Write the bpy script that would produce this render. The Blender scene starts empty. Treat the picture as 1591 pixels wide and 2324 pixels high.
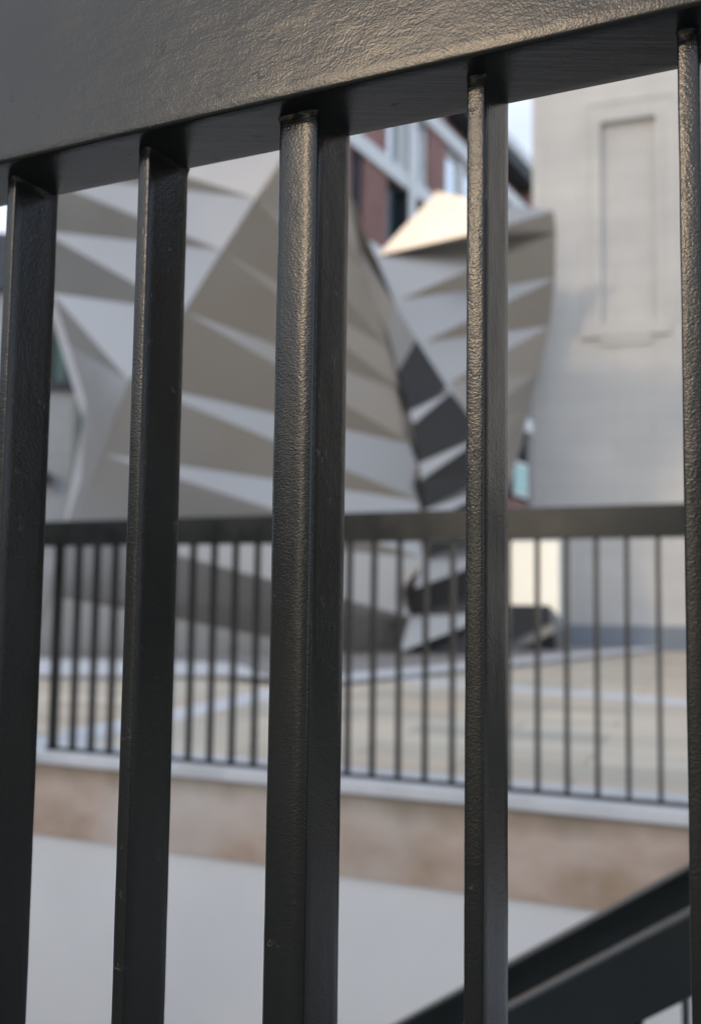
import bpy, bmesh, math, random
from mathutils import Vector, Matrix, noise
random.seed(4)
S = bpy.context.scene
C = S.collection

# ------------------------------------------------------------------ camera
F, PITCH, ROLL = 2386.0, 0.0888, 0.0134        # focal length in pixels of a 2324 px high frame
EYE = 0.71
cp, sp, cr, sr = math.cos(PITCH), math.sin(PITCH), math.cos(ROLL), math.sin(ROLL)
fwd = Vector((0, cp, sp)); up0 = Vector((0, -sp, cp)); X = Vector((1, 0, 0))
rt = cr*X + sr*up0; upv = -sr*X + cr*up0
cam_d = bpy.data.cameras.new('camera'); cam = bpy.data.objects.new('camera', cam_d); C.objects.link(cam)
M = Matrix.Identity(4)
for i in range(3):
    M[i][0] = rt[i]; M[i][1] = upv[i]; M[i][2] = -fwd[i]
M[2][3] = EYE
cam.matrix_world = M
cam_d.sensor_fit = 'VERTICAL'; cam_d.sensor_height = 24.0; cam_d.lens = F/2324*24
cam_d.clip_start = 0.02; cam_d.clip_end = 2000
cam_d.dof.use_dof = True; cam_d.dof.focus_distance = 0.585; cam_d.dof.aperture_fstop = 4.3
cam_d.dof.aperture_blades = 0
S.camera = cam

# ------------------------------------------------------------------ light
SUN_AZ, SUN_EL = 225.5, 22.0                    # degrees clockwise from +Y: low, behind the left shoulder
w = bpy.data.worlds.new('World'); S.world = w; w.use_nodes = True
nt = w.node_tree; bg = nt.nodes['Background']
sky = nt.nodes.new('ShaderNodeTexSky'); sky.sky_type = 'NISHITA'; sky.sun_disc = False
sky.sun_elevation = math.radians(SUN_EL); sky.sun_rotation = math.radians(SUN_AZ)
sky.air_density = 1.0; sky.dust_density = 1.0; sky.ozone_density = 1.0
# thin broken cloud over the clear sky
tc = nt.nodes.new('ShaderNodeTexCoord'); mp = nt.nodes.new('ShaderNodeMapping'); mp.inputs['Scale'].default_value = (1, 1, 2.2)
cn = nt.nodes.new('ShaderNodeTexNoise'); cn.inputs['Scale'].default_value = 1.7; cn.inputs['Detail'].default_value = 7; cn.inputs['Roughness'].default_value = .6
crp = nt.nodes.new('ShaderNodeValToRGB'); crp.color_ramp.elements[0].position = .36; crp.color_ramp.elements[1].position = .58
crp.color_ramp.elements[0].color = (.35, .35, .35, 1); crp.color_ramp.elements[1].color = (.95, .95, .95, 1)
mx = nt.nodes.new('ShaderNodeMix'); mx.data_type = 'RGBA'; mx.inputs[7].default_value = (5.0, 5.4, 6.2, 1)
nt.links.new(tc.outputs['Generated'], mp.inputs[0]); nt.links.new(mp.outputs[0], cn.inputs['Vector']); nt.links.new(cn.outputs[0], crp.inputs[0])
nt.links.new(crp.outputs[0], mx.inputs[0]); nt.links.new(sky.outputs[0], mx.inputs[6]); nt.links.new(mx.outputs[2], bg.inputs[0]); bg.inputs[1].default_value = 0.15
sd = bpy.data.lights.new('sun', 'SUN'); so = bpy.data.objects.new('sun', sd); C.objects.link(so)
sd.energy = 0.42; sd.angle = math.radians(4); sd.color = (1.0, 0.74, 0.47)
az, el = math.radians(SUN_AZ), math.radians(SUN_EL)
sdir = Vector((math.sin(az)*math.cos(el), math.cos(az)*math.cos(el), math.sin(el)))
so.rotation_euler = sdir.to_track_quat('Z', 'Y').to_euler(); so.location = sdir*50
S.view_settings.view_transform = 'Standard'; S.view_settings.look = 'None'
S.view_settings.exposure = 0.52; S.view_settings.gamma = 1.0
S.cycles.use_denoising = True
S.cycles.max_bounces = 8

# ------------------------------------------------------------------ helpers
def ray(x, y):                                   # x, y in pixels of the 2500 px wide photograph
    x *= .6364; y *= .6364
    return (x-795.5)/F*rt - (y-1162)/F*upv + fwd
def at(x, y, Y):                                 # the point at depth Y behind that pixel
    d = ray(x, y); return Vector((0, 0, EYE)) + d*(Y/d.y)
def gnd(x, y, z=0.0):
    d = ray(x, y); return Vector((0, 0, EYE)) + d*((z-EYE)/d.z)
def frame(a, o):                                 # local frame: u to the right and nearer, n away
    u = Vector((math.cos(a), -math.sin(a), 0)); n = Vector((math.sin(a), math.cos(a), 0)); o = Vector(o)
    return lambda s, t, z: o + u*s + n*t + Vector((0, 0, z))

def empty(name, loc, label=None, cat=None, group=None):
    o = bpy.data.objects.new(name, None); C.objects.link(o); o.location = loc; o.empty_display_size = .1
    if label: tag(o, label, cat, group)
    return o
def tag(o, label, cat, group=None):
    o['label'] = label; o['category'] = cat
    if group: o['group'] = group
def link(name, me, mat, parent=None, label=None, kind=None, smooth=False):
    o = bpy.data.objects.new(name, me); C.objects.link(o)
    if mat: me.materials.append(mat)
    if parent:
        o.parent = parent; pm = parent
        loc = Vector()
        while pm: loc += pm.location; pm = pm.parent
        me.transform(Matrix.Translation(-loc))
    if label: o['label'] = label
    if kind: o['kind'] = kind
    if smooth:
        for p in me.polygons: p.use_smooth = True
    return o
def mesh(name, verts, faces, mat, parent=None, **k):
    me = bpy.data.meshes.new(name); me.from_pydata([tuple(v) for v in verts], [], faces)
    bm = bmesh.new(); bm.from_mesh(me); bmesh.ops.recalc_face_normals(bm, faces=bm.faces); bm.to_mesh(me); bm.free()
    return link(name, me, mat, parent, **k)
BOXF = [(0,1,3,2),(4,6,7,5),(0,4,5,1),(2,3,7,6),(0,2,6,4),(1,5,7,3)]
class MB:
    def __init__(s): s.v = []; s.f = []
    def box(s, fr, s0, s1, n0, n1, z0, z1, shear=0.0):
        b = len(s.v)
        for a in (s0, s1):
            for t in (n0, n1):
                for z in (z0, z1): s.v.append(fr(a, t, z + shear*a))
        s.f += [tuple(b+i for i in f) for f in BOXF]; return s
    def build(s, name, mat, parent=None, bevel=0.0, seg=2, **k):
        o = mesh(name, s.v, s.f, mat, parent, **k)
        if bevel:
            bm = bmesh.new(); bm.from_mesh(o.data)
            bmesh.ops.bevel(bm, geom=bm.edges[:], offset=bevel, segments=seg, profile=.5, affect='EDGES')
            bm.to_mesh(o.data); bm.free()
        return o

def worn_bar(name, fr, s0, s1, n0, n1, z0, z1, axis, mat, parent, step=.004, r=.0016, amp=.00035, freq=60):
    """a box section swept along one axis with soft corners and the lumpy skin of many coats of paint"""
    A = (s0, s1) if axis == 'z' else (n0, n1); Bq = (n0, n1) if axis == 'z' else (z0, z1)
    L = (z0, z1) if axis == 'z' else (s0, s1)
    prof = []
    def arc(cx, cy, a0):
        for k in range(4):
            a = a0 + k*math.pi/6
            prof.append((cx + r*math.cos(a), cy + r*math.sin(a), math.cos(a), math.sin(a)))
    corners = [(A[1]-r, Bq[1]-r, 0), (A[0]+r, Bq[1]-r, math.pi/2), (A[0]+r, Bq[0]+r, math.pi), (A[1]-r, Bq[0]+r, 1.5*math.pi)]
    for k, (cx, cy, a0) in enumerate(corners):
        arc(cx, cy, a0)
        nx, ny, na = corners[(k+1) % 4]
        p = prof[-1]; q = (nx + r*math.cos(na), ny + r*math.sin(na))
        d = math.hypot(q[0]-p[0], q[1]-p[1]); m = max(1, int(d/.006)); fc = axis == 'z' and k == 2
        if fc: m = 12
        for j in range(1, m):
            pk = .5 if d < .018 else .72; xx = j/m
            cr_ = -(.022 if d < .018 else .04)*(1-((xx-pk)/(pk if xx < pk else 1-pk))**2)*d if fc else 0
            prof.append((p[0]+(q[0]-p[0])*j/m, p[1]+(q[1]-p[1])*j/m + cr_, math.cos(na), math.sin(na)))
    n = max(2, int((L[1]-L[0])/step)); V = []; Fc = []
    ls = [L[0] + (L[1]-L[0])*i/n for i in range(n+1)]
    if axis == 'z': ls = [l for l in ls if l < L[1]-.009] + [L[1]-.0085+.0085*i/9 for i in range(10)]; n = len(ls)-1
    for i in range(n+1):
        l = ls[i]
        fl = max(0., 1-(L[1]-l)/.0065)**2 if axis == 'z' else 0.      # paint and weld build-up under the rail
        for (a, b, na, nb) in prof:
            P = Vector((a*freq, b*freq, l*freq*.35 if axis == 'z' else l*freq*.5))
            d = amp*(noise.noise(P) + .5*noise.noise(P*2.7)) + amp*.9*noise.noise(Vector((a*20, b*20, l*7)))
            if fl: d += fl*.0016*max(.1, .55+1.6*noise.noise(Vector((a*150, b*150, l*40+s0*50))))
            a2, b2 = a + na*d, b + nb*d
            V.append(fr(a2, b2, l) if axis == 'z' else fr(l, a2, b2))
    m = len(prof)
    for i in range(n):
        for j in range(m):
            k = (j+1) % m
            Fc.append((i*m+j, i*m+k, (i+1)*m+k, (i+1)*m+j))
    Fc.append(tuple(range(m))); Fc.append(tuple(n*m+j for j in range(m)))
    return mesh(name, V, Fc, mat, parent, smooth=True)

# ------------------------------------------------------------------ materials
def nmat(name):
    m = bpy.data.materials.new(name); m.use_nodes = True; t = m.node_tree
    return m, t, t.nodes['Principled BSDF']
def node(t, typ, **k):
    n = t.nodes.new(typ)
    for a, v in k.items():
        if a in n.inputs: n.inputs[a].default_value = v
        else: setattr(n, a, v)
    return n
def coords(t, scale=(1,1,1), rot=(0,0,0)):
    c = t.nodes.new('ShaderNodeTexCoord'); m = t.nodes.new('ShaderNodeMapping')
    m.inputs['Scale'].default_value = scale; m.inputs['Rotation'].default_value = rot
    t.links.new(c.outputs['Object'], m.inputs['Vector']); return m.outputs[0]
def mixc(t, fac, a, b):
    m = t.nodes.new('ShaderNodeMix'); m.data_type = 'RGBA'
    if hasattr(fac, 'links'): t.links.new(fac, m.inputs[0])
    else: m.inputs[0].default_value = fac
    for v, i in ((a, 6), (b, 7)):
        if hasattr(v, 'links'): t.links.new(v, m.inputs[i])
        else: m.inputs[i].default_value = (*v, 1)
    return m.outputs[2]
def ramp(t, inp, stops):
    r = t.nodes.new('ShaderNodeValToRGB'); t.links.new(inp, r.inputs[0])
    e = r.color_ramp.elements
    e[0].position, e[0].color = stops[0][0], (*[stops[0][1]]*3, 1) if not isinstance(stops[0][1], tuple) else (*stops[0][1], 1)
    e[1].position, e[1].color = stops[-1][0], (*[stops[-1][1]]*3, 1) if not isinstance(stops[-1][1], tuple) else (*stops[-1][1], 1)
    for p, c in stops[1:-1]:
        x = e.new(p); x.color = (*c, 1) if isinstance(c, tuple) else (c, c, c, 1)
    return r.outputs[0]

NAZ = .4532
def paint(name, grain=(1,1,1), base=(.0085,.0102,.0088), rough=.19, b1=.35, b2=.12, fine=520., streak=(.06,1.2,1.2), sb=.2):
    m, t, P = nmat(name)
    v = coords(t, grain)
    n1 = node(t, 'ShaderNodeTexNoise', Scale=fine, Detail=3.0, Roughness=.55); t.links.new(v, n1.inputs['Vector'])
    n2 = node(t, 'ShaderNodeTexNoise', Scale=120., Detail=2.0); t.links.new(v, n2.inputs['Vector'])
    n3 = node(t, 'ShaderNodeTexNoise', Scale=9., Detail=4.0); t.links.new(coords(t), n3.inputs['Vector'])
    n4 = node(t, 'ShaderNodeTexNoise', Scale=75., Detail=6.0, Roughness=.7); t.links.new(coords(t), n4.inputs['Vector'])
    chip = ramp(t, n4.outputs[0], [(.655, 0.), (.675, 1.)])
    col = mixc(t, n3.outputs[0], tuple(c*.75 for c in base), tuple(c*1.35 for c in base))
    n5 = node(t, 'ShaderNodeTexNoise', Scale=37., Detail=3.0); t.links.new(coords(t, (1.3,1.1,1)), n5.inputs['Vector'])
    rust = ramp(t, n5.outputs[0], [(.76, 0.), (.775, 1.)])
    col = mixc(t, rust, col, (.10, .035, .02))
    t.links.new(col, P.inputs['Base Color'])
    P.inputs['Metallic'].default_value = 0.0; P.inputs['Specular IOR Level'].default_value = .55
    rr = ramp(t, n3.outputs[0], [(.3, rough*.85), (.75, rough*1.3)]); t.links.new(rr, P.inputs['Roughness'])
    bu = node(t, 'ShaderNodeBump', Strength=b1, Distance=.0006); t.links.new(n1.outputs[0], bu.inputs['Height'])
    bu2 = node(t, 'ShaderNodeBump', Strength=b2, Distance=.002); t.links.new(n2.outputs[0], bu2.inputs['Height'])
    t.links.new(bu.outputs[0], bu2.inputs['Normal'])
    n6 = node(t, 'ShaderNodeTexNoise', Scale=60., Detail=4.0, Roughness=.65); t.links.new(coords(t, streak, (0,0,NAZ)), n6.inputs['Vector'])
    bu4 = node(t, 'ShaderNodeBump', Strength=sb, Distance=.002); t.links.new(n6.outputs[0], bu4.inputs['Height'])
    t.links.new(bu2.outputs[0], bu4.inputs['Normal']); bu2 = bu4
    bu3 = node(t, 'ShaderNodeBump', Strength=.35, Distance=.0012, invert=True); t.links.new(chip, bu3.inputs['Height'])
    t.links.new(bu2.outputs[0], bu3.inputs['Normal']); t.links.new(bu3.outputs[0], P.inputs['Normal'])
    return m
PAINT_RAIL = paint('rail_paint', (1,1,1), base=(.017,.0185,.0145), rough=.22, b1=.24, b2=.035, fine=820.)
PAINT_BAR = paint('bar_paint', (.85,.85,1.0), streak=(1.2,1.2,.08), b1=.32, b2=.05, fine=800., sb=.06)
PAINT_FAR = paint('railing_paint', (1,1,1), base=(.008,.011,.011), rough=.2, b1=.1, b2=.1)

def stone(name, c1, c2, scale=1.5, rough=.8, blocks=None, joint=None, c3=None, streak=(1,1,1)):
    m, t, P = nmat(name)
    n = node(t, 'ShaderNodeTexNoise', Scale=scale, Detail=6.0, Roughness=.6); t.links.new(coords(t, streak), n.inputs['Vector'])
    f = ramp(t, n.outputs[0], [(.35, 0.), (.65, 1.)])
    col = mixc(t, f, c1, c2)
    if c3:
        n2 = node(t, 'ShaderNodeTexNoise', Scale=scale*.45, Detail=3.0); t.links.new(coords(t, (1.2,.9,1.4)), n2.inputs['Vector'])
        col = mixc(t, ramp(t, n2.outputs[0], [(.45, 0.), (.7, 1.)]), col, c3)
    if blocks:
        bw, bh, rot, pl = blocks
        b = node(t, 'ShaderNodeTexBrick', Scale=1.0); b.inputs['Brick Width'].default_value = bw; b.inputs['Row Height'].default_value = bh
        b.inputs['Mortar Size'].default_value = joint[1]; b.inputs['Color1'].default_value = (1,1,1,1)
        b.inputs['Color2'].default_value = (joint[2],)*3 + (1,); b.inputs['Mortar'].default_value = (*joint[0], 1)
        b.inputs['Bias'].default_value = 0.0
        vv = coords(t, rot=rot)
        if pl == 'wall':
            s = t.nodes.new('ShaderNodeSeparateXYZ'); t.links.new(vv, s.inputs[0]); c = t.nodes.new('ShaderNodeCombineXYZ')
            t.links.new(s.outputs[0], c.inputs[0]); t.links.new(s.outputs[2], c.inputs[1]); vv = c.outputs[0]
        t.links.new(vv, b.inputs['Vector'])
        mm = t.nodes.new('ShaderNodeMix'); mm.data_type = 'RGBA'; mm.blend_type = 'MULTIPLY'; mm.inputs[0].default_value = 1
        t.links.new(col, mm.inputs[6]); t.links.new(b.outputs['Color'], mm.inputs[7]); col = mm.outputs[2]
        bu = node(t, 'ShaderNodeBump', Strength=.4, Distance=.01, invert=True); t.links.new(b.outputs['Fac'], bu.inputs['Height']); t.links.new(bu.outputs[0], P.inputs['Normal'])
    t.links.new(col, P.inputs['Base Color']); P.inputs['Roughness'].default_value = rough
    P.inputs['Specular IOR Level'].default_value = .3
    return m
def moss(m, z0, z1, c):                          # damp green stain running down from the coping
    t = m.node_tree; P = t.nodes['Principled BSDF']; old = P.inputs['Base Color'].links[0].from_socket
    s = t.nodes.new('ShaderNodeSeparateXYZ'); t.links.new(coords(t), s.inputs[0])
    n = node(t, 'ShaderNodeTexNoise', Scale=5., Detail=5.0); t.links.new(coords(t, (1,1,.35)), n.inputs['Vector'])
    a = t.nodes.new('ShaderNodeMath'); a.operation = 'MULTIPLY_ADD'; a.inputs[1].default_value = .22; t.links.new(n.outputs[0], a.inputs[0]); t.links.new(s.outputs[2], a.inputs[2])
    r = t.nodes.new('ShaderNodeMapRange'); r.inputs[1].default_value = z0; r.inputs[2].default_value = z1; r.inputs[4].default_value = .7; t.links.new(a.outputs[0], r.inputs[0])
    t.links.new(mixc(t, r.outputs[0], old, c), P.inputs['Base Color'])
def plain(name, c, rough=.5, metal=0.0, var=.15, scale=4., emit=None):
    m, t, P = nmat(name)
    n = node(t, 'ShaderNodeTexNoise', Scale=scale, Detail=4.0); t.links.new(coords(t), n.inputs['Vector'])
    t.links.new(mixc(t, n.outputs[0], tuple(x*(1-var) for x in c), tuple(min(1, x*(1+var)) for x in c)), P.inputs['Base Color'])
    P.inputs['Roughness'].default_value = rough; P.inputs['Metallic'].default_value = metal
    if emit: P.inputs['Emission Color'].default_value = (*emit[0], 1); P.inputs['Emission Strength'].default_value = emit[1]
    return m

FA = .447
PAVE = stone('york_stone_paving', (.64,.56,.45), (.52,.52,.46), .9, .75, blocks=(1.1,.42,(0,0,FA-.12),'floor'), joint=((.62,.62,.62),.012,.70), c3=(.62,.50,.38))
STRIP = stone('pale_paving_stone', (.60,.62,.65), (.50,.52,.55), 2.0, .7)
APRON = stone('grey_paving_stone', (.31,.30,.295), (.25,.245,.245), 1.2, .75, blocks=(.9,.6,(0,0,FA),'floor'), joint=((.7,.7,.7),.012,.9))
MOSSC = (.17,.15,.10)
COPING = stone('coping_stone', (.60,.63,.67), (.47,.50,.53), 3.0, .65)
BAND = stone('stained_stone', (.33,.25,.185), (.49,.41,.36), 2.4, .85, c3=(.52,.50,.48), streak=(1,1,1.6))
moss(BAND, 3.17, 3.27, MOSSC)
RENDER = stone('white_render', (.66,.69,.71), (.56,.59,.615), .45, .8)
ASHLAR = stone('pale_limestone', (.65,.635,.60), (.55,.545,.53), .5, .85, blocks=(1.3,.42,(0,0,.35),'wall'), joint=((.90,.89,.88),.014,.955))
GREYST = stone('cool_grey_stone', (.40,.43,.46), (.34,.36,.38), .6, .8, blocks=(1.2,.45,(0,0,0),'wall'), joint=((.8,.8,.8),.014,.92))
PLINTH = stone('blue_grey_plinth', (.25,.28,.32), (.22,.25,.29), 1.5, .6)
BRICK = stone('red_brick', (.30,.165,.15), (.24,.13,.12), 1.2, .85, blocks=(.225,.075,(0,0,-1.07),'wall'), joint=((1.5,1.7,1.7),.01,.75))
FRAME = plain('pale_painted_frame', (.72,.76,.78), .5)
DARKGLASS = plain('dark_window_glass', (.02,.035,.04), .08, 0.0)
SKYGLASS = plain('mirror_window_glass', (.93,.95,.96), .06, 1.0, var=.04, scale=.4)
GREENGLASS = plain('green_window_glass', (.05,.12,.10), .15)
TEALGLASS = plain('teal_window_glass', (.25,.55,.52), .2)
SLATE = stone('dark_slate', (.035,.04,.05), (.05,.055,.065), 2., .6)
PIPE = plain('painted_lead_pipe', (.16,.19,.19), .5)
LAMPM = plain('black_lamp_metal', (.02,.02,.02), .5)
CREAM = plain('lit_cream_panel', (.7,.66,.55), .6, emit=((1.0,.90,.74), .5))
def steel():
    m, t, P = nmat('peened_stainless_steel')
    n = node(t, 'ShaderNodeTexNoise', Scale=.8, Detail=4.0); t.links.new(coords(t), n.inputs['Vector'])
    t.links.new(mixc(t, n.outputs[0], (.385,.365,.34), (.43,.42,.405)), P.inputs['Base Color'])
    P.inputs['Metallic'].default_value = 1.0
    t.links.new(ramp(t, n.outputs[0], [(.3, .28), (.7, .37)]), P.inputs['Roughness'])
    return m
STEEL = steel()
SHADED_STEEL = plain('steel_with_painted_shade', (.035,.034,.035), .55, .3)  # steel panels in shade: the darkness is put into the base colour

# ------------------------------------------------------------------ ground
FR = frame(FA, (0, 0, 0))
FAR_N = 4.43*math.cos(FA); FAR_S = -4.43*math.sin(FA)
FAR = lambda s, n, z: FR(s+FAR_S, n+FAR_N, z)        # far railing: s along it, n = 0 at its bars
HS0, HS1, HN0, HN1 = FAR_S-1.66, 2.6, .64, FAR_N-.035
WC = FR(HS0, HN1, 0); WD = (FR(HS0-2.7, HN0, 0)-WC).normalized(); WL = (FR(HS0-2.7, HN0, 0)-WC).length; WNn = Vector((WD.y, -WD.x, 0))
if WNn.dot(FR(-9, 2, 0)-WC) < 0: WNn = -WNn
WR = lambda s, n, z: WC + WD*s + WNn*n + Vector((0, 0, z))    # left end of the stairwell: s towards the photographer, n outwards
R_ = 500
def grd(v, name, mat, z=0.0, t=None):
    vs = [Vector((p[0], p[1], z)) for p in v]
    return mesh(name, vs, [tuple(range(len(vs)))], mat, kind='structure')
q = [FR(-R_,-R_,0), FR(R_,-R_,0), FR(R_,HN0,0), FR(HS1,HN0,0), FR(HS0-2.7,HN0,0), FR(-R_,HN0,0), FR(-R_,HN1+.1,0), FR(HS0,HN1+.1,0), FR(HS1,HN1+.1,0), FR(R_,HN1+.1,0), FR(R_,R_,0), FR(-R_,R_,0)]
for v in q: v.z = -.012
mesh('paving', q, [(0,1,2,3,4,5), (5,4,7,6), (3,2,9,8), (6,7,8,9,10,11)], PAVE, kind='structure')
def slab(name, pts, z0, z1, mat):
    n = len(pts); v = [Vector((p[0],p[1],z0)) for p in pts] + [Vector((p[0],p[1],z1)) for p in pts]
    f = [tuple(range(n)), tuple(range(n, 2*n))] + [(i, (i+1) % n, n+(i+1) % n, n+i) for i in range(n)]
    return mesh(name, v, f, mat, kind='structure')
def strip(name, a, b, wd, z, mat):
    a = Vector(a[:2]); b = Vector(b[:2]); d = (b-a).normalized(); p = Vector((-d.y, d.x))*wd/2
    slab(name, [a-p, b-p, b+p, a+p], -.011, z, mat)
strip('paving_strip', gnd(0, 2680), gnd(1100, 2440), .34, -.006, STRIP)
strip('paving_strip', gnd(1240, 2405), gnd(3100, 2552), .50, -.006, STRIP)
k1, k2 = gnd(1150, 2452), gnd(2380, 2320)
kl = gnd(-300, 2420)
slab('stone_apron', [kl, gnd(760, 2420), k1, k2, k2+Vector((0,6,0)), Vector((-14, 26, 0)), Vector((-14, kl.y, 0))], -.011, .028, APRON)
d12 = (k2-k1).normalized(); pn = Vector((-d12.y, d12.x, 0))
slab('apron_edge', [k1+pn*.02, k2+pn*.02, k2+pn*.5, k1+pn*.5], .0285, .045, STRIP)
slab('apron_edge', [kl+Vector((0,.02,0)), gnd(760,2420)+Vector((0,.02,0)), k1+Vector((0,.03,0))+pn*.02, k1+pn*.5, gnd(760,2420)+Vector((0,2.0,0)), kl+Vector((0,2.6,0))], .0287, .043, STRIP)

DARK_SLAB = stone('added_slab_stone', (.13,.13,.13), (.10,.10,.105), 1.2, .7, blocks=(.9,.6,(0,0,FA),'floor'), joint=((.7,.7,.7),.012,.9))
slab('added_dark_slab', [FR(-6, -3.5, 0), FR(7, -3.5, 0), FR(7, HN0-.17, 0), FR(-6, HN0-.17, 0)], -.0115, -.004, DARK_SLAB)  # unseen dark slab under the camera, added to darken reflections in the near railing
# ------------------------------------------------------------------ stairwell
sw = empty('stairwell_wall', FAR(0, .1, -3.2), 'stairwell wall in white render under a stained brown stone band', 'wall')
MB().box(FAR, -1.66, 8, -.035, .2, -3.2, -.384).build('render_face', RENDER, sw)
MB().box(FAR, -1.66, 8, -.050, .2, -.383, -.052).build('stone_band', BAND, sw)
MB().box(FAR, -1.76, 8, -.075, .28, -.050, .004).build('coping', COPING, sw, bevel=.008)
sl = empty('stairwell_side_wall', FR(HS0, 2, -3.2), 'plain return wall closing the left end of the stairwell', 'wall')
MB().box(WR, .02, WL, .002, .3, -3.2, -.384).build('render_face', RENDER, sl)
MB().box(WR, .02, WL, -.015, .3, -.383, -.052).build('stone_band', BAND, sl)
MB().box(WR, .05, WL, -.04, .3, -.050, .003).build('coping', COPING, sl, bevel=.006)
o = MB().box(FR, HS0-3.3, 9, HN0-.3, HN1+.3, -2.7, -2.6).build('stairwell_floor', STRIP); o['kind'] = 'structure'
ns = empty('stairwell_near_wall', FR(0, .6, -3.2), 'stairwell wall below the near railing', 'wall')
MB().box(FR, HS0-3.0, 9, HN0-.16, HN0-.02, -3.2, -.02).build('render_face', RENDER, ns)

# ------------------------------------------------------------------ near railing
NA = .4532; k_ = 1.267
N0 = frame(NA, (0, .57, 0))
ZR = EYE + .2829
nr = empty('railing', N0(0, 0, 0), 'near black painted steel railing with flat bars and one thick post, in sharp focus', 'railing', 'black steel railings round the stairwell')
worn_bar('top_rail', N0, -1.6, 1.3, -.0204, .0388, ZR, ZR+.13, 's', PAINT_RAIL, nr, step=.006, r=.0022, amp=.00014, freq=45)
bars = [(-.2590,.0075),(-.1508,.0089),(-.0494,.0257),(.0658,.0102),(.1745,.0102)]
bars += [(-.259-.108*i, .009) for i in range(1, 9)] + [(.1745+.112*i, .010) for i in range(1, 6)]
for i, (s, wd) in enumerate(bars):
    near = i < 5
    worn_bar('post' if i == 2 else 'baluster', N0, s, s+wd, 0 if i != 2 else -.001, .0416 if i != 2 else .0425, -.06 if i == 2 else .06, ZR+.0015, 'z',
             PAINT_BAR, nr, step=.004 if near else .03, r=.0010 if i != 2 else .0024, amp=.00015, freq=75)
worn_bar('bottom_rail', N0, -1.6, 1.3, -.002, .044, .045, .06, 's', PAINT_RAIL, nr, step=.02)
# ------------------------------------------------------------------ far railing
fr_ = empty('railing', FAR(0, 0, 0), 'far black steel railing along the stairwell edge, out of focus', 'railing', 'black steel railings round the stairwell')
ZF0, ZF1 = EYE+.2665, EYE+.390
MB().box(FAR, -1.72, 6.0, -.020, .040, ZF0, ZF1).build('top_rail', PAINT_FAR, fr_, bevel=.003)
MB().box(FAR, -1.60, 6.0, -.006, .034, .006, .016).build('bottom_rail', PAINT_FAR, fr_)
MB().box(FAR, -1.580, -1.552, -.016, .030, -.03, ZF0).build('post', PAINT_FAR, fr_, bevel=.002)
MB().box(FAR, 2.998, 3.024, -.016, .030, -.03, ZF0).build('post', PAINT_FAR, fr_, bevel=.002)
bal0 = None
def bal_s(i):
    ks = [(0,-1.464),(6,-.806),(14,.097),(20,.794),(25,1.367),(70,6.52)]
    for (a, x), (b, y) in zip(ks, ks[1:]):
        if i <= b: return x+(y-x)*(i-a)/(b-a)
first = None
for bi in range(64):
    s = bal_s(bi)
    b = MB().box(FAR, 0, .013, 0, .041, .016, ZF0)
    if first is None:
        first = b.build('baluster', PAINT_FAR, fr_, bevel=.0015); c_ = first
    else:
        c_ = first.copy(); C.objects.link(c_); c_.parent = fr_
    c_.location = FAR(s, 0, 0) - FAR(0, 0, 0)
# return length of the railing at its left end
RT = lambda s_, n_, z: WR(s_+.03, n_+.03, z)
rr_ = empty('railing', RT(0, 0, 0), 'short return of the black railing at the left end of the stairwell', 'railing', 'black steel railings round the stairwell')
MB().box(RT, 0.0, 3.2, -.02, .04, ZF0, ZF1-.001).build('top_rail', PAINT_FAR, rr_, bevel=.003)
MB().box(RT, 0.02, 3.2, -.006, .034, .006, .016).build('bottom_rail', PAINT_FAR, rr_)
s = .42
while s < 3.1:
    MB().box(RT, s, s+.013, 0, .041, .016, ZF0).build('baluster', PAINT_FAR, rr_); s += .1137

# ------------------------------------------------------------------ stairs and their handrails
SN = .66
def stair_rail(off, label):
    base = Vector((.525, 1.61, EYE-.44)) + Vector((math.sin(FA), math.cos(FA), 0))*off
    SR = frame(FA, base)
    e = empty('stair_handrail', SR(0, 0, -1.0), label, 'handrail', 'sloping handrails of the stair')
    m = MB(); m.box(SR, -2.6, 1.1, 0, .05, -.125, 0, shear=SN)
    m.build('rail', PAINT_FAR, e, bevel=.005)
    m = MB(); m.box(SR, -2.6, 1.1, .005, .045, -.93, -.915, shear=SN); m.build('bottom_rail', PAINT_FAR, e)
    s = -2.5
    while s < 1.1:
        mm = MB().box(SR, s, s+.012, .010, .040, -.915+SN*s, -.125+SN*s)
        mm.build('baluster', PAINT_FAR, e); s += .16
    return SR
SR = stair_rail(0, 'black sloping flat stair handrail with a light top edge, nearer of two')
SR2 = stair_rail(.49, 'black sloping stair handrail just behind the nearer one')
st = empty('stair', SR(0, .3, -2.4), 'concrete stair flight going down into the stairwell', 'stair')
m = MB(); s = 1.0
while s > -3.0:
    z = SN*s - 1.02
    if z > -2.6: m.box(SR, s-.27, s, -.05, .62, z-.5, z)
    s -= .27
m.build('steps', APRON, st)

# ------------------------------------------------------------------ folded steel vents
def prism(name, tri_list, mat, parent, th=.03, label=None):
    V = []; Fc = []
    idx = {}
    for poly in tri_list:
        ids = []
        for p in poly:
            k = tuple(round(c, 4) for c in p)
            if k not in idx: idx[k] = len(V); V.append(p)
            ids.append(idx[k])
        Fc.append(tuple(ids))
    o = mesh(name, V, Fc, mat, parent, label=label)
    md = o.modifiers.new('thickness', 'SOLIDIFY'); md.thickness = th; md.offset = 0
    return o
def P3(lst, k=1.0): return [at(x, y, Y*k) for (x, y, Y) in lst]
KL = .9
def zig(A, Bq):
    """triangles of a folded strip: A[i] is the apex between Bq[i] and Bq[i+1], Bq[i+1] the apex between A[i] and A[i+1]"""
    t = []
    for i in range(len(A)):
        if i+1 < len(Bq): t.append((A[i], Bq[i], Bq[i+1]))
        if i+1 < len(A) and i+1 < len(Bq): t.append((Bq[i+1], A[i], A[i+1]))
    return t
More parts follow.
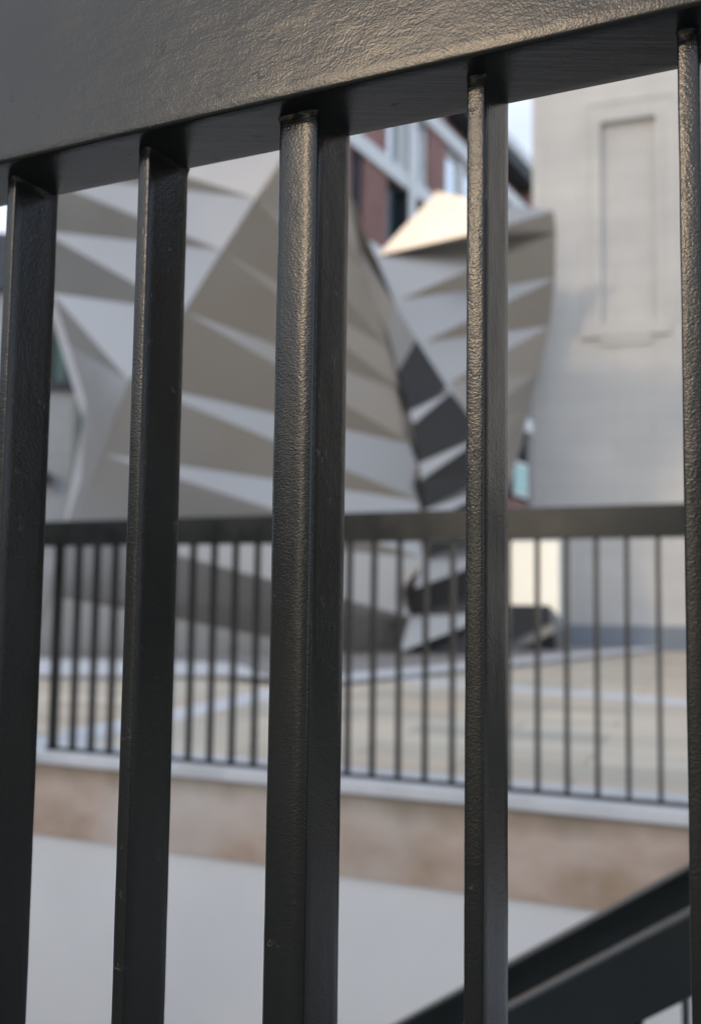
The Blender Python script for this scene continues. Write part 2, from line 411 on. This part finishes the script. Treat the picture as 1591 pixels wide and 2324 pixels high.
# left vent: outline K | ridge L | valley Fv | outline R
L = P3([(1330,60,14.0),(1200,270,14.0),(1072,466,14.0),(915,709,14.1),(795,895,14.2),(660,1112,14.3),(465,1360,14.4),(372,1620,14.6),(285,1885,14.8),(200,2125,15.0),(112,2326,14.9)], KL)
Fv = P3([(1225,480,15.3),(1244,720,16.2),(1292,960,16.8),(1397,1250,17.4),(1440,1400,17.5),(1482,1590,17.3),(1509,1790,17.1),(1507,1990,16.9),(1465,2200,16.8),(1290,2336,16.9)], KL)
K = P3([(150,-150,15.4),(110,80,15.8),(75,260,16.2),(68,440,16.6),(110,617,17.0),(150,822,17.5),(190,1045,18.0),(250,1230,17.8),(308,1430,17.0),(300,1690,16.4),(215,1960,16.4),(130,2200,15.8)], KL)
lv = empty('steel_vent', (-1.0, 16, 0), 'tall folded stainless steel vent sculpture, left of the two wings', 'sculpture', 'folded steel vent sculptures')
# centre face: dark triangles stand on L, light ones on Fv
tri = []
for i in range(len(L)-1):
    if i < len(Fv): tri.append((L[i], L[i+1], Fv[i]))
    if i+1 < len(Fv): tri.append((L[i+1], Fv[i], Fv[i+1]))
ctr = tri
prism('folded_face', tri, STEEL, lv)
tri = []
for i in range(len(L)-1):
    tri.append((K[i+1], L[i], L[i+1]))
    tri.append((L[i], K[i], K[i+1]))
lft = tri
prism('folded_face', tri, STEEL, lv)
# right face: bands between the valley and the right outline
GR = [((1243,700,16.1),(1180,560,15.9)),((1300,1000,16.9),(1264,870,16.7)),((1390,1215,17.3),(1400,1075,17.4)),((1418,1324,17.4),(1483,1211,17.7)),((1461,1470,17.3),(1590,1378,17.8)),((1474,1515,17.2),(1608,1400,17.5)),
      ((1494,1655,17.2),(1710,1535,17.7)),((1504,1712,17.0),(1722,1560,17.4)),((1512,1822,17.0),(1760,1690,17.6)),((1514,1870,16.9),(1765,1740,17.3)),((1502,2005,16.9),(1770,1895,17.8)),((1478,2100,16.5),(1775,1990,17.3)),((1460,2200,16.8),(1775,2085,17.8)),((1428,2326,16.4),(1775,2190,17.2)),((1500,2328,16.9),(1775,2328,17.0))]
G = P3([a for a, b in GR], KL); Rr = P3([b for a, b in GR], KL)
tri = [(G[i], Rr[i], Rr[i+1], G[i+1]) for i in range(len(G)-1)]
rgt = tri
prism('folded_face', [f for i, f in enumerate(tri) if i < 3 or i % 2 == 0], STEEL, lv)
prism('shaded_panel', [f for i, f in enumerate(tri) if i >= 3 and i % 2], SHADED_STEEL, lv, label='steel panels coloured nearly black for their shade, between pale steel strips')
# back of the column, seen from nowhere near here
Kb = P3([(80,440,21.0),(160,1045,21.2),(300,1500,19.5),(150,2325,17.5)], KL); Rb = P3([(1190,560,17.6),(1500,1300,20.5),(1700,1600,20.5),(1775,2318,18.5)], KL)
prism('folded_face', [(Kb[i], Rb[i], Rb[i+1], Kb[i+1]) for i in range(3)], STEEL, lv)

# right vent: hidden inner edge T | outline Q
rv = empty('steel_vent', (2.6, 19, 0), 'lower folded stainless steel vent with a sunlit tip, beside the pale wall', 'sculpture', 'folded steel vent sculptures')
T = P3([(1560,684,18.0),(1345,912,18.4),(1425,1070,18.2),(1510,1222,18.0),(1600,1366,17.8),(1672,1500,17.6),(1722,1630,17.4),(1745,1780,17.2)])
Q = P3([(1972,752,17.7),(1981,828,18.1),(1978,992,18.5),(1958,1162,18.9),(1920,1330,19.0),(1882,1460,18.9),(1858,1590,18.5),(1800,1760,17.6)])
tri = []
for i in range(len(T)):
    if i+1 < len(T): tri.append((Q[i], T[i], T[i+1]))
    if i+1 < len(Q) and i+1 < len(T): tri.append((T[i+1], Q[i], Q[i+1]))
pl_n = (T[0]-T[1]).cross(at(1975, 757, 17.0)-T[1])
def onpl(x, y):
    d = ray(x, y); c = Vector((0, 0, EYE)); return c + d*((T[1]-c).dot(pl_n)/d.dot(pl_n))
tA, tB = onpl(1745, 727), onpl(1745, 818)
tri = [(T[0], tA, tB, T[1]), (T[1], tB, Q[1]), (tB, tA, Q[0]), (tB, Q[0], Q[1])] + tri[2:]
rv_t = tri
prism('folded_face', tri, STEEL, rv)
U = P3([(1195,905,18.75),(1275,1070,18.15),(1360,1222,17.95),(1450,1366,17.75),(1530,1500,17.55)])
prism('folded_face', [(T[i+1], T[i+2], U[i+1], U[i]) for i in range(4)], STEEL, rv)
base_t = [P3([(1745,1780,17.2),(1790,1760,17.6),(1790,2158,18.3),(1700,2158,18.0)]), P3([(1700,2158,18.0),(1956,2160,18.3),(1966,2222,17.9),(1690,2355,17.0)]),
          P3([(1690,2355,17.0),(1966,2222,17.9),(1974,2256,17.4),(1800,2338,16.8)]), P3([(1800,2338,16.8),(1974,2256,17.4),(1982,2322,17.7),(1800,2330,17.1)]),
          P3([(1956,2160,18.3),(1992,2200,18.9),(2012,2316,18.3),(1982,2322,17.7),(1974,2256,17.4),(1966,2222,17.9)])]
prism('folded_face', [base_t[i] for i in (0, 2, 4)], STEEL, rv)
prism('shaded_panel', [base_t[i] for i in (1, 3)], SHADED_STEEL, rv, label='steel panels at the foot of the vent, coloured nearly black for their shade')

# ------------------------------------------------------------------ pale stone building on the right
PB = frame(.345, (3.41, 19.6, 0))
pb = empty('stone_building', PB(10, 3, 0), 'pale limestone building with a tall blind window above a blue-grey plinth', 'building')
def hit(fr, x, y):
    o = fr(0, 0, 0); n = fr(0, 1, 0)-o; u = fr(1, 0, 0)-o; c = Vector((0, 0, EYE)); d = ray(x, y)
    t = (o-c).dot(n)/d.dot(n); p = c+d*t; return (p-o).dot(u), p.z
x0, _ = hit(PB, 2141, 700); x1, _ = hit(PB, 2340, 700); xo, _ = hit(PB, 2088, 700)
_, zt = hit(PB, 2240, 425); _, zb = hit(PB, 2240, 1150); _, zo = hit(PB, 2240, 360)
m = MB(); WT = 15.0
m.box(PB, 0, x0, 0, 8, .42, WT); m.box(PB, x1, 12.5, 0, 8, .42, WT); m.box(PB, x0, x1, 0, 8, .42, zb); m.box(PB, x0, x1, 0, 8, zt, WT); m.box(PB, x0, x1, .12, 8, zb, zt)
m.build('wall', ASHLAR, pb)
MB().box(PB, -.04, 12.49, -.045, 8, -.02, .42).build('plinth', PLINTH, pb, bevel=.02)
bw = MB(); bw.box(PB, x0-.12, x0-.003, -.035, -.001, zb, zt+.12); bw.box(PB, x1+.003, x1+.12, -.035, -.001, zb, zt+.12); bw.box(PB, x0-.003, x1+.003, -.035, -.001, zt+.003, zt+.12)
wf = bw.build('window_surround', ASHLAR, pb)
bw = MB(); bw.box(PB, xo-.06, xo+.03, -.025, -.001, zb, zo); bw.box(PB, x1+.30, x1+.38, -.025, -.001, zb, zo); bw.box(PB, xo-.06, x1+.38, -.025, -.001, zo+.002, zo+.07)
bw.build('outer_moulding', ASHLAR, wf)
MB().box(PB, xo-.1, x1+.22, -.08, -.001, zb-.26, zb-.004).build('sill', ASHLAR, wf, bevel=.015)
MB().box(PB, x0-.02, x1-.1, -.05, -.001, zb-.40, zb-.262).build('apron_block', ASHLAR, wf)
MB().box(PB, -.3, 12.49, -.35, 8, WT+.002, WT+.6).build('cornice', ASHLAR, pb)

lp = empty('display_case', PB(.3, -.3, 1.2), 'cream glowing lit display panel low beside the corner of the pale wall', 'display case')
s0, z1 = hit(PB, 1800, 1935); s1, z0 = hit(PB, 2006, 2168)
MB().box(PB, s0, s1, -.26, -.06, .0, z1+.03).build('case', FRAME, lp, bevel=.01)
MB().box(PB, s0+.03, s1-.03, -.272, -.262, z0-.2, z1).build('lit_panel', CREAM, lp)

# ------------------------------------------------------------------ brick building behind
BB = lambda s, n, z: Vector((.06, 30, 0)) + Vector((.485, .8745, 0))*s + Vector((-.8745, .485, 0))*n + Vector((0, 0, z))
bb = empty('brick_building', BB(5, 4, 0), 'red brick office building with pale bands and tall windows behind the vents', 'building')
def hx(x, y): return hit(BB, x, y)
def cs(c): return hit(BB, 1200+.44*c, 600)[0]      # along the facade from a column of the enlarged view
Zb = [8.2, 11.3, 14.35, 17.2]
bays = [(cs(120), cs(222)), (cs(410), cs(745)), (cs(885), cs(1165)), (cs(1290), cs(1540)), (cs(1650), cs(1850))]
H = 18.2
m = MB(); prev = -1.5
segs = []
for a, b in bays: segs.append((prev, a)); prev = b
segs.append((prev, 40))
for a, b in segs: m.box(BB, max(a,-1.5), b, 0, 10, 11, H)
for a, b in bays: m.box(BB, a, b, .35, 10, 0, H); 
for a, b in bays: m.box(BB, a, b, 0, .349, 0, 5.0)
m.build('wall', BRICK, bb)
m = MB()
for a, b in segs: m.box(BB, max(a,-1.5), b, -.04, 10, 0, 10.99)
m.build('stone_lower_wall', APRON, bb)
for k, z in enumerate(Zb):
    MB().box(BB, -1.6, 40, -.10, -.003, z-.27, z+.27).build('string_course', FRAME, bb)
for bi, (a, b) in enumerate(bays):
    for k in range(4):
        z0 = ([5.3]+Zb)[k]+.3 if k else 5.3; z1 = Zb[k]-.3
        if k == 3: z1 = Zb[3]-.3
        fo = MB(); mid = (a+b)/2; mw = .11 if bi != 1 else .16
        fo.box(BB, a+.002, a+.09, .10, .34, z0, z1); fo.box(BB, b-.09, b-.002, .10, .34, z0, z1); fo.box(BB, mid-mw, mid+mw, .02, .34, z0, z1)
        fo.box(BB, a+.09, b-.09, .12, .34, z0, z0+.1); fo.box(BB, a+.09, b-.09, .12, .34, z1-.1, z1)
        wn = fo.build('window', FRAME if k == 3 else SLATE, bb)
        g = MB(); g.box(BB, a+.09, mid-mw, .2, .23, z0+.1, z1-.1); g.box(BB, mid+mw, b-.09, .2, .23, z0+.1, z1-.1)
        g.build('pane', SKYGLASS if k == 3 else DARKGLASS, wn)
MB().box(BB, cs(560), cs(612), -.16, -.101, 5, Zb[3]).build('downpipe', FRAME, bb)
MB().box(BB, -1.6, 40, -.5, 10.2, H+.002, H+.35).build('roof', SLATE, bb)
pt = MB().box(BB, cs(1180), 40, 1.2, 9, H+.36, H+2.0).build('penthouse', SLATE, bb)
MB().box(BB, cs(1160), 40, .6, 9.3, H+2.002, H+2.5).build('penthouse_roof', FRAME, pt)
a, z1 = hx(1832, 1655); b, z0 = hx(1872, 1765)
wn = MB().box(BB, a-.15, b+.15, -.06, -.002, z0-.15, z1+.15).build('window', FRAME, bb)
MB().box(BB, a, b, -.08, -.062, z0, z1).build('pane', TEALGLASS, wn, label='teal window pane')

# ------------------------------------------------------------------ unseen buildings added to darken reflections, right of and behind the photographer
UMBER = stone('unseen_block_brick', (.085,.06,.05), (.06,.045,.04), 1.2, .9, blocks=(.225,.075,(0,0,0),'wall'), joint=((1.4,1.4,1.4),.01,.8))
def block(fr, wd, dp, ht, label, win=True):
    e = empty('unseen_block', fr(wd/2, dp/2, 0), label, 'building')
    MB().box(fr, 0, wd, 0, dp, -.02, ht).build('wall', UMBER, e)  # wall of the unseen added block
    MB().box(fr, -.2, wd+.2, -.25, dp, ht+.002, ht+.4).build('cornice', SLATE, e)
    z = 1.2
    while z + 2.2 < ht:
        s_ = 1.2
        while s_ + 1.4 < wd:
            wn = MB().box(fr, s_, s_+1.3, -.06, -.002, z, z+1.9).build('window', FRAME, e)  # window and pane of the unseen added block
            MB().box(fr, s_+.08, s_+1.22, -.075, -.062, z+.08, z+1.82).build('pane', DARKGLASS, wn)
            s_ += 3.4
        z += 3.3
block(lambda s, n, z: PB(12.5+s, n+.15, z), 19, 8, 13, 'unseen brown brick block added beside the pale limestone building to darken reflections')
def behind(az, dist, wd, ht, label):
    a = math.radians(az); c = Vector((math.sin(a), math.cos(a), 0))*dist; d = Vector((math.cos(a), -math.sin(a), 0)); o = c - d*wd/2
    block(lambda s, n, z: o + d*s + c.normalized()*n + Vector((0, 0, z)), wd, 9, ht, label)
behind(199.5, 34, 24, 7.5, 'unseen low brick block added behind the camera to darken reflections, right of the gap left for the sun glow')
behind(252.5, 36, 32, 6.5, 'unseen low brick block added behind the camera to darken reflections, left of the gap left for the sun glow')

# ------------------------------------------------------------------ pale building at the left
LB = frame(-.05, (-9, 24, 0))
lb = empty('stone_building', LB(0, 3, 0), 'pale stone building with dark slate roof and green window at the left edge', 'building')
def lx(x, y): return hit(LB, x, y)
wa, wz1 = lx(150, 1040); wb, wz0 = lx(262, 1372)
m = MB(); m.box(LB, -40, wa, 0, 8, 0, 7.9); m.box(LB, wb, 5.5, 0, 8, 0, 7.9); m.box(LB, wa, wb, 0, 8, 0, wz0); m.box(LB, wa, wb, .3, 8, wz0, 7.9); m.box(LB, wa, wb, 0, .299, wz1, 7.9)
m.build('wall', GREYST, lb)
V = [LB(-40,-.2,7.905), LB(5.7,-.2,7.905), LB(5.7,8.2,7.905), LB(-40,8.2,7.905), LB(-39,1.2,9.75), LB(4.7,1.2,9.75), LB(4.7,7,9.75), LB(-39,7,9.75)]
mesh('roof', V, [(0,1,2,3),(4,5,6,7),(0,1,5,4),(1,2,6,5),(2,3,7,6),(3,0,4,7)], SLATE, lb)
wf = MB().box(LB, wa, wa+.30, .12, .29, wz0, wz1).box(LB, wb-.22, wb, .12, .29, wz0, wz1).box(LB, wa+.30, wb-.22, .12, .29, wz0, wz0+.1).build('window', SLATE, lb)
MB().box(LB, wa+.30, wb-.22, .2, .22, wz0+.1, wz1).build('pane', GREENGLASS, wf)
MB().box(LB, wa-.15, wb+.12, -.15, -.002, wz0-.14, wz0-.003).build('sill', SLATE, wf)
pa, _ = lx(266, 1500)
MB().box(LB, pa, pa+.16, -.17, -.02, 0, 7.8).build('downpipe', PIPE, lb, bevel=.05)
wl = empty('wall_lamp', LB(lx(168, 1710)[0], -.2, lx(168, 1710)[1]), 'small black wall lamp on the pale building at left', 'lamp')
a, z = lx(168, 1710)
MB().box(LB, a-.12, a+.12, -.32, -.10, z-.14, z+.16).build('lamp_housing', LAMPM, wl, bevel=.03)
MB().box(LB, a-.03, a+.03, -.10, -.002, z-.05, z+.05).build('bracket', LAMPM, wl)
